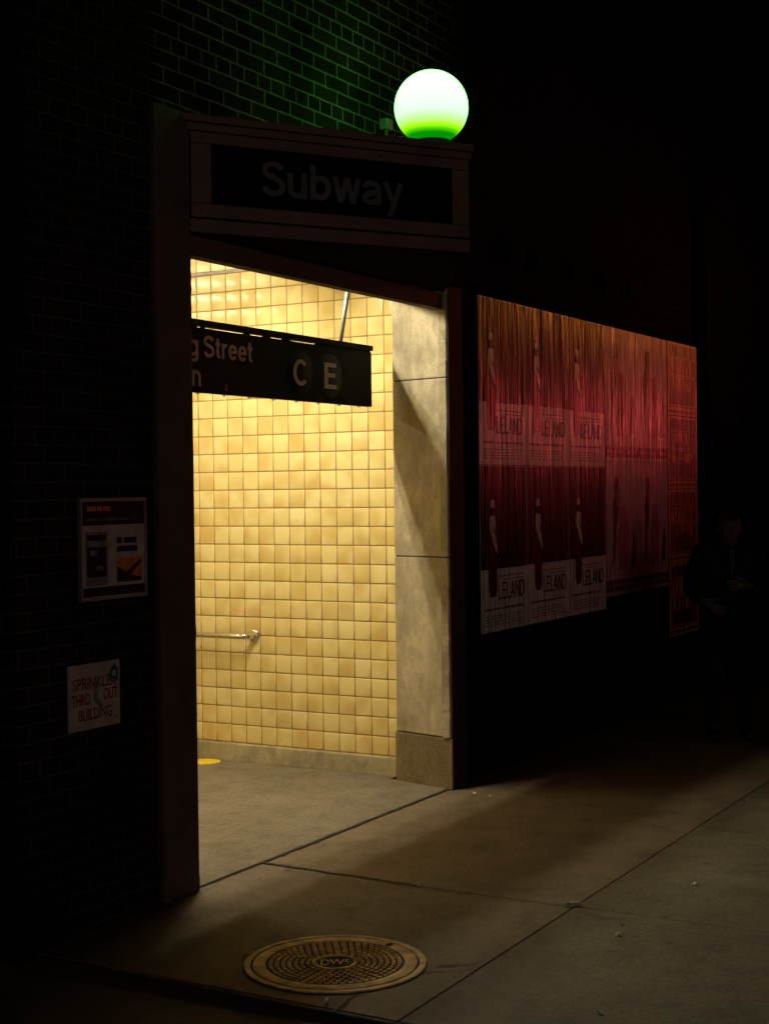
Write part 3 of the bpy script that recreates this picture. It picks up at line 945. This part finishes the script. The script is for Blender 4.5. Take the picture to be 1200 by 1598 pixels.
MB().prism([(-2.938, 1.276), (-2.795, 1.276), (-2.795, 1.288), (-2.86, 1.30), (-2.80, 1.345), (-2.80, 1.358), (-2.885, 1.312), (-2.938, 1.335)], -0.0152, -0.0142, TW).build("picture_dark", M['inkblack'], pp)

sp = thing("sprinkler_sign", "square white sprinkler sign with red letters and green sticker", "sign", (-3.07, 0, 0.75))
x0, x1, z0, z1 = -3.213, -2.925, 0.742, 0.985
MB().box(x0, x1, -0.008, -0.001, z0, z1).build("plate", M['white'], sp, bevel=0.002)
yy = -0.0085
text("lettering", "SPRINKLER", (-3.190, yy, 0.893), X, Z, h=0.043, mt=M['inkred'], parent=sp, bold=0.012, depth=0.001, target_width=0.242)
text("lettering", "THRO", (-3.196, yy, 0.835), X, Z, h=0.043, mt=M['inkred'], parent=sp, bold=0.012, depth=0.001, target_width=0.100)
text("lettering", "OUT", (-3.020, yy, 0.843), X, Z, h=0.043, mt=M['inkred'], parent=sp, bold=0.012, depth=0.001, target_width=0.078)
text("lettering", "BUILDING", (-3.160, yy, 0.778), X, Z, h=0.043, mt=M['inkred'], parent=sp, bold=0.012, depth=0.001, target_width=0.185)
MB().lathe([(0, -0.0012), (0.004, -0.0012), (0.004, 0)], (-2.952, yy - 0.0003, 0.772), 12, 'Y').build("screw", M['inkblack'], sp)
tg = MB().prism([(-3.072, 0.89), (-3.058, 0.892), (-3.052, 0.87), (-3.06, 0.86), (-3.045, 0.845), (-3.03, 0.825), (-3.026, 0.81), (-3.04, 0.815), (-3.052, 0.832), (-3.062, 0.828), (-3.068, 0.84), (-3.078, 0.85), (-3.074, 0.87)], yy - 0.0022, yy - 0.0012, TW).build("scrawl", M['inkgrey'], sp)
st = MB().prism([(-2.985, 0.905), (-2.94, 0.905), (-2.938, 0.945), (-2.955, 0.972), (-2.975, 0.958), (-2.988, 0.94)], yy - 0.0022, yy - 0.0012, TW).build("green_sticker", M['inkgreen'], sp)
MB().lathe([(0, -0.0008), (0.012, -0.0008), (0.012, 0)], (-2.962, yy - 0.0024, 0.936), 20, 'Y').build("sticker_emblem", M['stickpale'], st)

# metal panel at the very left corner of the wall
pc = thing("corner_panel", "tall flat grey metal panel at the left edge of the bricks", "panel", (-3.5, 0, 2.13))
MB().box(-3.469, -3.425, -0.03, -0.001, 2.13, 6.0).build("sheet", M['soffit'], pc, bevel=0.004)
MB().box(-3.464, -3.430, -0.034, -0.031, 2.16, 5.9).build("face_strip", M['soffit'], pc)

# ------------------------------------------------------------------ dark hoarding, vents, neighbour on the right
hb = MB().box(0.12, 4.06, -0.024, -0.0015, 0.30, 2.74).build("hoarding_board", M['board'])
tag(hb, "long dark board carrying rows of posters on the right wall", "board")
for i, xx in enumerate((0.51, 0.96, 1.506, 2.056, 2.537)):
    v = thing("wall_vent", "small dark square vent in the bricks above the posters", "vent", (xx, -0.01, 2.90), "row of vents above the posters")
    fr = MB()
    fr.box(xx - 0.075, xx + 0.075, -0.012, -0.0015, 2.90, 2.915); fr.box(xx - 0.075, xx + 0.075, -0.012, -0.0015, 3.035, 3.05)
    fr.box(xx - 0.075, xx - 0.06, -0.012, -0.0015, 2.9155, 3.0345); fr.box(xx + 0.06, xx + 0.075, -0.012, -0.0015, 2.9155, 3.0345)
    fr.build("frame", M['black'], v)
    lv = MB()
    for k in range(6):
        lv.box(xx - 0.0595, xx + 0.0595, -0.009, -0.0015, 2.918 + 0.0195 * k, 2.927 + 0.0195 * k)
    lv.build("louvre", M['black'], v)
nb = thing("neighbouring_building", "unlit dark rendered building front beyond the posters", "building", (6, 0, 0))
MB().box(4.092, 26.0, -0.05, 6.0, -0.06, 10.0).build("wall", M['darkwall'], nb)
MB().box(4.12, 4.36, -0.085, -0.052, 0.0, 9.0).build("pilaster", M['darkwall'], nb, bevel=0.01)

# ------------------------------------------------------------------ posters
YP = -0.0245
def pq(b, x0, x1, z0, z1, k, nx=1):
    """thin printed layer k steps proud of the paper"""
    y = YP - 0.0012 * k
    return b.box(x0, x1, y, y + 0.0009, z0, z1)
def pshape(poly, k):
    y = YP - 0.0012 * k
    return MB().prism(poly, y, y + 0.0009, TW)

def leland(x, z, label):
    W, H = 0.634, 0.942
    t = thing("leland_poster", label, "poster", (x, YP, z), "theatre posters pasted on the hoarding")
    j = random.uniform(-0.004, 0.004)
    pq(MB(), x, x + W, z, z + H, 1).build("paper", M['p_white'], t)
    im = pq(MB(), x + 0.004, x + W - 0.004, z + 0.355 + j, z + H - 0.004, 2).build("curtain_image", M['p_curtain'], t)
    for xa, xb in ((0.075, 0.083), (0.435, 0.441), (0.60, 0.606)):
        pq(MB(), x + xa, x + xb, z + 0.36, z + H - 0.006, 3).build("curtain_fold", M['p_line'], im)
    pq(MB(), x + 0.10, x + 0.17, z + 0.70, z + H - 0.006, 3).build("dark_hair", M['p_dark'], im)
    # long red train running down over the white band
    pshape([(x + 0.095, z + 0.62), (x + 0.19, z + 0.44), (x + 0.205, z + 0.36), (x + 0.205, z + 0.235), (x + 0.19, z + 0.20), (x + 0.125, z + 0.195), (x + 0.105, z + 0.24)], 4).build("red_train", M['p_red'], t)
    P_ = lambda pts: [(x + a, z + c) for a, c in pts]
    fg = pshape(P_([(0.118, 0.652), (0.150, 0.664), (0.186, 0.650), (0.192, 0.60), (0.180, 0.565), (0.196, 0.53), (0.208, 0.485), (0.214, 0.440), (0.196, 0.452), (0.176, 0.485), (0.160, 0.50), (0.146, 0.535), (0.124, 0.56), (0.112, 0.60)]), 5).build("pale_figure", M['p_ghost'], t)
    pshape(P_([(0.126, 0.722), (0.136, 0.746), (0.152, 0.752), (0.170, 0.744), (0.178, 0.720), (0.174, 0.694), (0.158, 0.676), (0.138, 0.680), (0.128, 0.700)]), 5).build("pale_face", M['p_ghost'], t)
    pshape(P_([(0.130, 0.700), (0.146, 0.706), (0.164, 0.702), (0.174, 0.694), (0.166, 0.668), (0.150, 0.655), (0.134, 0.672)]), 6).build("beard", M['p_dark'], t)
    pshape(P_([(0.150, 0.60), (0.158, 0.602), (0.176, 0.56), (0.172, 0.552)]), 6).build("fold_shadow", M['p_dark'], fg)
    word("lettering", "LELAND", (x + 0.222, YP - 0.0024, z + 0.178), X, Z, 0.098, 0.365, 0.105, M['p_letter'], t, 0.001, 0.03)
    b = MB(); pq(b, x + 0.225, x + 0.58, z + 0.308, z + 0.314, 2); pq(b, x + 0.30, x + 0.58, z + 0.288, z + 0.293, 2)
    xx = x + 0.05
    while xx < x + 0.55:
        wd = random.uniform(0.02, 0.06); pq(b, xx, xx + wd, z + 0.120, z + 0.133, 2); xx += wd + 0.008
    for zz in (0.085, 0.068, 0.051, 0.034):
        xx = x + 0.06
        while xx < x + 0.53:
            wd = random.uniform(0.015, 0.06); pq(b, xx, xx + wd, z + zz, z + zz + 0.006, 2); xx += wd + random.uniform(0.008, 0.03)
    b.build("small_print", M['p_small'], t)
    return t
rows = {0: "upper row", 1: "lower row"}
where = {0: "leftmost LELAND poster of the %s nearest the dark pier", 1: "middle LELAND poster of the %s with red curtain", 2: "LELAND poster of the %s beside the pink poster"}
for r_i in (0, 1):
    for c_i in range(3):
        leland(0.155 + 0.636 * c_i, 1.744 - 0.946 * r_i, where[c_i] % rows[r_i])

def pinkish(x, z, label):
    W, H = 0.626, 0.905
    t = thing("pink_poster", label, "poster", (x, YP, z), "pink posters pasted on the hoarding")
    pq(MB(), x, x + W, z, z + H, 1).build("paper", M['p_pink'], t)
    pq(MB(), x + 0.004, x + W - 0.004, z + 0.028, z + 0.105, 2).build("title_bar", M['p_bar'], t)
    b = MB(); xx = x + 0.03
    while xx < x + W - 0.08:
        wd = random.uniform(0.03, 0.07); pq(b, xx, xx + wd, z + 0.055, z + 0.076, 3); xx += wd + 0.015
    b.build("title_words", M['p_blush'], t)
    pshape([(x + 0.22, z + 0.17), (x + 0.42, z + 0.17), (x + 0.45, z + 0.45), (x + 0.36, z + 0.62), (x + 0.28, z + 0.60), (x + 0.24, z + 0.4)], 2).build("red_glow", M['p_blush'], t)
    pshape([(x + 0.12, z + 0.22), (x + 0.16, z + 0.22), (x + 0.19, z + 0.45), (x + 0.23, z + 0.56), (x + 0.235, z + 0.68), (x + 0.25, z + 0.73), (x + 0.23, z + 0.79), (x + 0.18, z + 0.80), (x + 0.155, z + 0.74),
            (x + 0.165, z + 0.68), (x + 0.13, z + 0.60), (x + 0.14, z + 0.42)], 3).build("dusky_figure", M['p_shadow'], t)
    pshape([(x + 0.185, z + 0.60), (x + 0.215, z + 0.61), (x + 0.215, z + 0.69), (x + 0.195, z + 0.71), (x + 0.18, z + 0.66)], 4).build("figure_highlight", M['p_blush'], t)
    pshape([(x + 0.47, z + 0.18), (x + 0.56, z + 0.20), (x + 0.575, z + 0.34), (x + 0.53, z + 0.46), (x + 0.50, z + 0.34)], 3).build("dusky_drapery", M['p_shadow'], t)
    return t
pw = {0: "pink poster of the %s beside the LELAND posters", 1: "pink poster of the %s beside the orange bills"}
for r_i in (0, 1):
    for c_i in range(2):
        pinkish(2.068 + 0.628 * c_i, 1.781 - 0.907 * r_i, pw[c_i] % rows[r_i])

def bill(x, z, H, label):
    W = 0.69
    t = thing("orange_bill", label, "poster", (x, YP, z), "orange bills stacked at the far end of the hoarding")
    pq(MB(), x, x + W, z, z + H, 1).build("paper", M['p_yellow'], t)
    for za, hh in ((0.018, 0.022), (0.060, 0.010), (0.292, 0.008)):
        pq(MB(), x + 0.02, x + W - 0.02, z + za, z + za + hh, 2).build("rule", M['p_block'], t)
    for (za, hh, mt_) in ((0.085, 0.095, 'p_ink'), (0.196, 0.080, 'p_block'), (0.318, 0.105, 'p_block'), (0.445, 0.075, 'p_ink')):
        pq(MB(), x + 0.045, x + W - 0.045, z + za - 0.008, z + za + hh + 0.008, 2).build("panel", M['p_block'], t)
        b = MB(); xx = x + random.uniform(0.06, 0.12)
        while xx < x + W - 0.15:
            wd = random.uniform(0.018, 0.05)
            k = random.random()
            if k < 0.3: pq(b, xx, xx + 0.014, z + za, z + za + hh, 3); pq(b, xx + 0.0145, xx + wd + 0.014, z + za + hh * random.choice((0.0, 0.4, 0.8)), z + za + hh * 0.98, 3)
            elif k < 0.8: pq(b, xx, xx + wd, z + za + hh * random.choice((0, 0, 0.3)), z + za + hh * random.choice((1, 0.9, 0.55)), 3)
            xx += wd + random.uniform(0.012, 0.045)
        b.build("print", M[mt_ if mt_ == 'p_ink' else 'p_yellow'], t)
    return t
for zt, lab in ((2.688, "topmost orange bill glowing brightest beside the pink posters"), (2.136, "second orange bill from the top of its stack"),
                (1.584, "third orange bill from the top, with yellow strips"), (1.032, "lowest orange bill of the stack, almost lost in the dark")):
    bill(3.345, zt - 0.546, 0.546, lab)

# ------------------------------------------------------------------ manhole cover
MC = (-3.02, -1.005)
mh = thing("manhole_cover", "round bronze coloured iron manhole cover with studs and DWS letters", "manhole cover", (MC[0], MC[1], 0))
MB().lathe([(0.3115, 0.0), (0.311, 0.003), (0.309, 0.004), (0.289, 0.004), (0.287, 0.003), (0.287, 0.0)], (*MC, 0.0025), 96).build("rim", M['iron'], mh)
MB().lathe([(0.0, -0.0005), (0.286, -0.0005)], (*MC, 0.0025), 96).build("groove_bed", M['iron_dark'], mh)
cv = MB().lathe([(0.2815, 0.0), (0.281, 0.0035), (0.279, 0.0045), (0.238, 0.0045), (0.236, 0.0035), (0.236, 0.0)], (*MC, 0.0025), 96)
cvo = cv.build("lid", M['iron'], mh)
sd = MB()
def stud(r0, r1, a0, a1):
    h0, h1 = 0.0020, 0.0068
    e = 0.0022
    def pt(r, a, h): return (MC[0] + r * cos(a), MC[1] + r * sin(a), h)
    ea = e / ((r0 + r1) / 2)
    lo = [pt(r0, a0, h0), pt(r1, a0, h0), pt(r1, a1, h0), pt(r0, a1, h0)]
    hi = [pt(r0 + e, a0 + ea, h1), pt(r1 - e, a0 + ea, h1), pt(r1 - e, a1 - ea, h1), pt(r0 + e, a1 - ea, h1)]
    sd.add(lo + hi, [(4, 5, 6, 7)] + [(k, (k + 1) % 4, 4 + (k + 1) % 4, 4 + k) for k in range(4)])
for ring in range(7):
    r0 = 0.085 + ring * 0.0213
    r1 = r0 + 0.0155
    n = int(round(2 * pi * (r0 + r1) / 2 / 0.0265))
    off = (ring % 2) * 0.5
    for k in range(n):
        a0 = 2 * pi * (k + off) / n
        stud(r0, r1, a0 + 0.0028 / r0, a0 + 2 * pi / n - 0.0028 / r0)
o_ = sd.build("studs", M['iron'], cvo)
MB().lathe([(0.080, 0.0), (0.079, 0.0045), (0.064, 0.0045), (0.063, 0.0)], (*MC, 0.0025), 64).build("centre_ring", M['iron'], cvo)
xd = Vector((0.493, -0.870, 0)); yd = Vector((0.870, 0.493, 0))
cc = Vector((*MC, 0.0021)) - xd * 0.050 - yd * 0.030
text("lettering", "DWS", cc, xd, yd, h=0.060, mt=M['iron'], parent=cvo, bold=0.012, depth=0.0045, target_width=0.100)
hole = [(-2.770 + 0.020 * cos(a) , -1.075 + 0.012 * sin(a)) for a in [2 * pi * k / 20 for k in range(20)]]
MB().prism(hole, 0.0071, 0.0078).build("pick_hole", M['joint'], cvo)

# ------------------------------------------------------------------ litter
def butt(x, y, rot, s_, label, name="cigarette_butt"):
    t = thing(name, label, "cigarette butt", (x, y, 0.002), "cigarette butts on the pavement")
    d = Vector((cos(rot), sin(rot), 0))
    c = Vector((x, y, 0.0065 * s_))
    MB().tube([c - d * 0.012 * s_, c + d * 0.014 * s_], 0.0042 * s_, 10).build("paper", M['litter'], t)
    MB().tube([c + d * 0.0142 * s_, c + d * 0.026 * s_], [0.0041 * s_, 0.0036 * s_], 10).build("filter", M['stickpale'], t)
butt(-1.997, -1.462, 2.2, 1.7, "pale cigarette butt lying on the crossing of two pavement joints")
butt(-3.372, -1.186, 0.4, 1.2, "pale cigarette butt at the kerb edge below the manhole cover")
def scrap(x, y, sz, label):
    b = MB()
    n = 9
    ring = [(x + sz * random.uniform(0.6, 1.1) * cos(2 * pi * k / n), y + sz * random.uniform(0.6, 1.1) * sin(2 * pi * k / n), random.uniform(0.003, 0.006)) for k in range(n)]
    top = [(x + (p[0] - x) * 0.5, y + (p[1] - y) * 0.5, random.uniform(0.007, 0.014)) for p in ring]
    b.add(ring + top + [(x, y, 0.011)], [(k, (k + 1) % n, n + (k + 1) % n, n + k) for k in range(n)] + [(n + k, n + (k + 1) % n, 2 * n) for k in range(n)])
    o = b.build("paper_scrap", M['litter'])
    tag(o, label, "litter", "bits of litter on the pavement")
scrap(-2.026, -0.797, 0.011, "tiny paper scrap beside the pavement joint below the threshold")
scrap(-2.222, -0.149, 0.010, "tiny pale crumb on the lit pavement left of the joint")
scrap(-0.277, -0.184, 0.013, "tiny scrap of litter on the pavement nearest the stone jamb")
scrap(-0.313, -0.295, 0.010, "second tiny scrap of litter out from the stone jamb")
scrap(-2.281, -1.742, 0.014, "flattened pale scrap on the near pavement slab")
scrap(-2.157, -1.708, 0.010, "tiny pale crumb just beyond the flattened scrap")
scrap(-1.497, -1.773, 0.013, "pale scrap far out on the right of the near pavement slab")
scrap(-3.061, -1.975, 0.011, "pale scrap nearest the bottom edge right of the manhole cover")

# ------------------------------------------------------------------ person in the dark on the right
G = Vector((2.0, -0.87, 0))
RX = Vector((0.493, -0.870, 0)); FY = Vector((-0.870, -0.493, 0))
pe = thing("person", "person in dark clothes standing in shadow right of the posters, hands in front", "person", G)
def W3(p): return G + RX * p[0] + FY * p[1] + Vector((0, 0, p[2]))
def skin_mesh(name, verts, edges, radii, mt, parent, sub=2, root=0):
    me = bpy.data.meshes.new(name)
    me.from_pydata([W3(v) for v in verts], edges, [])
    o = bpy.data.objects.new(name, me)
    COL.objects.link(o)
    o.modifiers.new("skin", 'SKIN').use_smooth_shade = True
    for i, r in enumerate(radii):
        r = r if isinstance(r, tuple) else (r, r)
        me.skin_vertices[0].data[i].radius = r
        me.skin_vertices[0].data[i].use_root = (i == root)
    sm = o.modifiers.new("sub", 'SUBSURF'); sm.levels = sub; sm.render_levels = sub
    dg = bpy.context.evaluated_depsgraph_get()
    me2 = bpy.data.meshes.new_from_object(o.evaluated_get(dg))
    me2.name = name
    o.modifiers.clear(); o.data = me2
    me2.materials.clear(); me2.materials.append(mt)
    for p in me2.polygons: p.use_smooth = True
    if parent: attach(o, parent)
    return o

V, E, RR = [], [], []
def j(p, r, par=None):
    V.append(p); RR.append(r)
    if par is not None: E.append((par, len(V) - 1))
    return len(V) - 1
pel = j((0, 0, .80), (.125, .095))
spn = j((0, -.02, .98), (.115, .085), pel)
che = j((0, -.02, 1.13), (.135, .095), spn)
nkb = j((0, .005, 1.225), (.065, .06), che)
nk = j((0, .03, 1.262), (.047, .05), nkb)
jaw = j((0, .058, 1.292), (.052, .060), nk)
mid_ = j((0, .066, 1.345), (.068, .080), jaw)
top = j((0, .055, 1.395), (.060, .072), mid_)
hands = []
def arm(sx, el, wr, hd, curl):
    sh = j((sx * .15, -.02, 1.175), .055, che)
    e = j(el, .040, sh)
    wv = j(wr, .026, e)
    pv = j(tuple(Vector(wr).lerp(Vector(hd), .55)), (.030, .018), wv)
    kn = j(hd, (.034, .016), pv)
    fd = (Vector(hd) - Vector(wr)).normalized()
    side = Vector((0, 0, 1)) if abs(fd.z) < .8 else Vector((1, 0, 0))
    side = (side - fd * side.dot(fd)).normalized()
    nrm = fd.cross(side)
    for k, L in zip((-1.5, -.5, .5, 1.5), (.055, .070, .074, .066)):
        b0 = Vector(hd) + side * (.0165 * k) + fd * .012
        q0 = j(tuple(b0), .0085, kn)
        b1 = b0 + fd * (L * .45) + nrm * curl * .010
        q1 = j(tuple(b1), .0078, q0)
        b2 = b1 + fd * (L * .35) + nrm * curl * .026
        j(tuple(b2), .0068, q1)
    t0 = Vector(wr).lerp(Vector(hd), .45) + side * .030
    q = j(tuple(t0), .0105, pv)
    t1 = t0 + side * .018 + fd * .030 + nrm * curl * .008
    q = j(tuple(t1), .0095, q)
    j(tuple(t1 + fd * .026 + nrm * curl * .010), .008, q)
arm(-1, (-.235, .00, .955), (-.185, .165, .885), (-.135, .215, .855), 1)
arm(1, (.225, .03, .95), (.075, .195, .985), (.02, .225, .99), -1)
for sx in (-1, 1):
    hp = j((sx * .085, 0, .76), .082, pel)
    kn = j((sx * .095, .035, .43), .052, hp)
    an = j((sx * .10, -.01, .085), .035, kn)
    hl = j((sx * .105, .04, .042), (.036, .03), an)
    j((sx * .115, .13, .028), (.034, .02), hl)
body = skin_mesh("body", V, E, RR, M['skin'], pe)

def simple(name, chain, mt, sub=2):
    v, e, r = [], [], []
    for ch in chain:
        base = None
        for item in ch:
            if isinstance(item, int):
                base = item; continue
            v.append(item[0]); r.append(item[1])
            if base is not None: e.append((base, len(v) - 1))
            base = len(v) - 1
    return skin_mesh(name, v, e, r, mt, pe, sub)
simple("jacket", [[((0, 0, .64), (.19, .14)), ((0, -.01, .80), (.18, .135)), ((0, -.02, .98), (.165, .125)), ((0, -.02, 1.13), (.18, .13)), ((0, .0, 1.215), (.115, .095)), ((0, .012, 1.262), (.075, .075))],
                  [3, ((-.165, -.02, 1.165), .088), ((-.240, -.0, .955), .062), ((-.19, .155, .89), .046)],
                  [3, ((.165, -.02, 1.165), .088), ((.230, .03, .95), .062), ((.09, .18, .98), .046)]], M['cloth'])
simple("trousers", [[((0, 0, .84), (.15, .112)), ((-.085, 0, .73), .098), ((-.097, .035, .43), .070), ((-.102, .0, .06), .062)],
                    [0, ((.085, 0, .73), .098), ((.097, .035, .43), .070), ((.102, .0, .06), .062)]], M['trouser'])
for sx in (-1, 1):
    simple("shoe", [[((sx * .102, -.045, .045), (.042, .042)), ((sx * .108, .05, .042), (.046, .038)), ((sx * .118, .145, .030), (.040, .026))]], M['shoe'])
simple("shirt_front", [[((0, .112, 1.215), (.022, .012)), ((0, .120, 1.13), (.018, .010)), ((0, .118, 1.05), (.010, .008))]], M['shirt'])
simple("hair", [[((0, .02, 1.315), (.060, .045)), ((0, .03, 1.365), (.078, .070)), ((0, .048, 1.405), (.074, .082)), ((0, .055, 1.425), (.050, .055))]], M['hair'])
simple("nose", [[((0, .140, 1.352), (.009, .009)), ((0, .152, 1.332), (.012, .010)), ((0, .150, 1.322), (.014, .008))]], M['skin'], 1)
for sx in (-1, 1):
    simple("ear", [[((sx * .066, .055, 1.352), (.008, .014)), ((sx * .072, .05, 1.335), (.008, .016)), ((sx * .066, .058, 1.318), (.007, .010))]], M['skin'], 1)
    simple("eye", [[((sx * .027, .137, 1.358), (.011, .006)), ((sx * .034, .134, 1.358), (.008, .006))]], M['inkblack'], 1)
simple("mouth", [[((-.018, .131, 1.300), (.006, .005)), ((0, .137, 1.300), (.007, .005)), ((.018, .131, 1.300), (.006, .005))]], M['p_shadow'], 1)
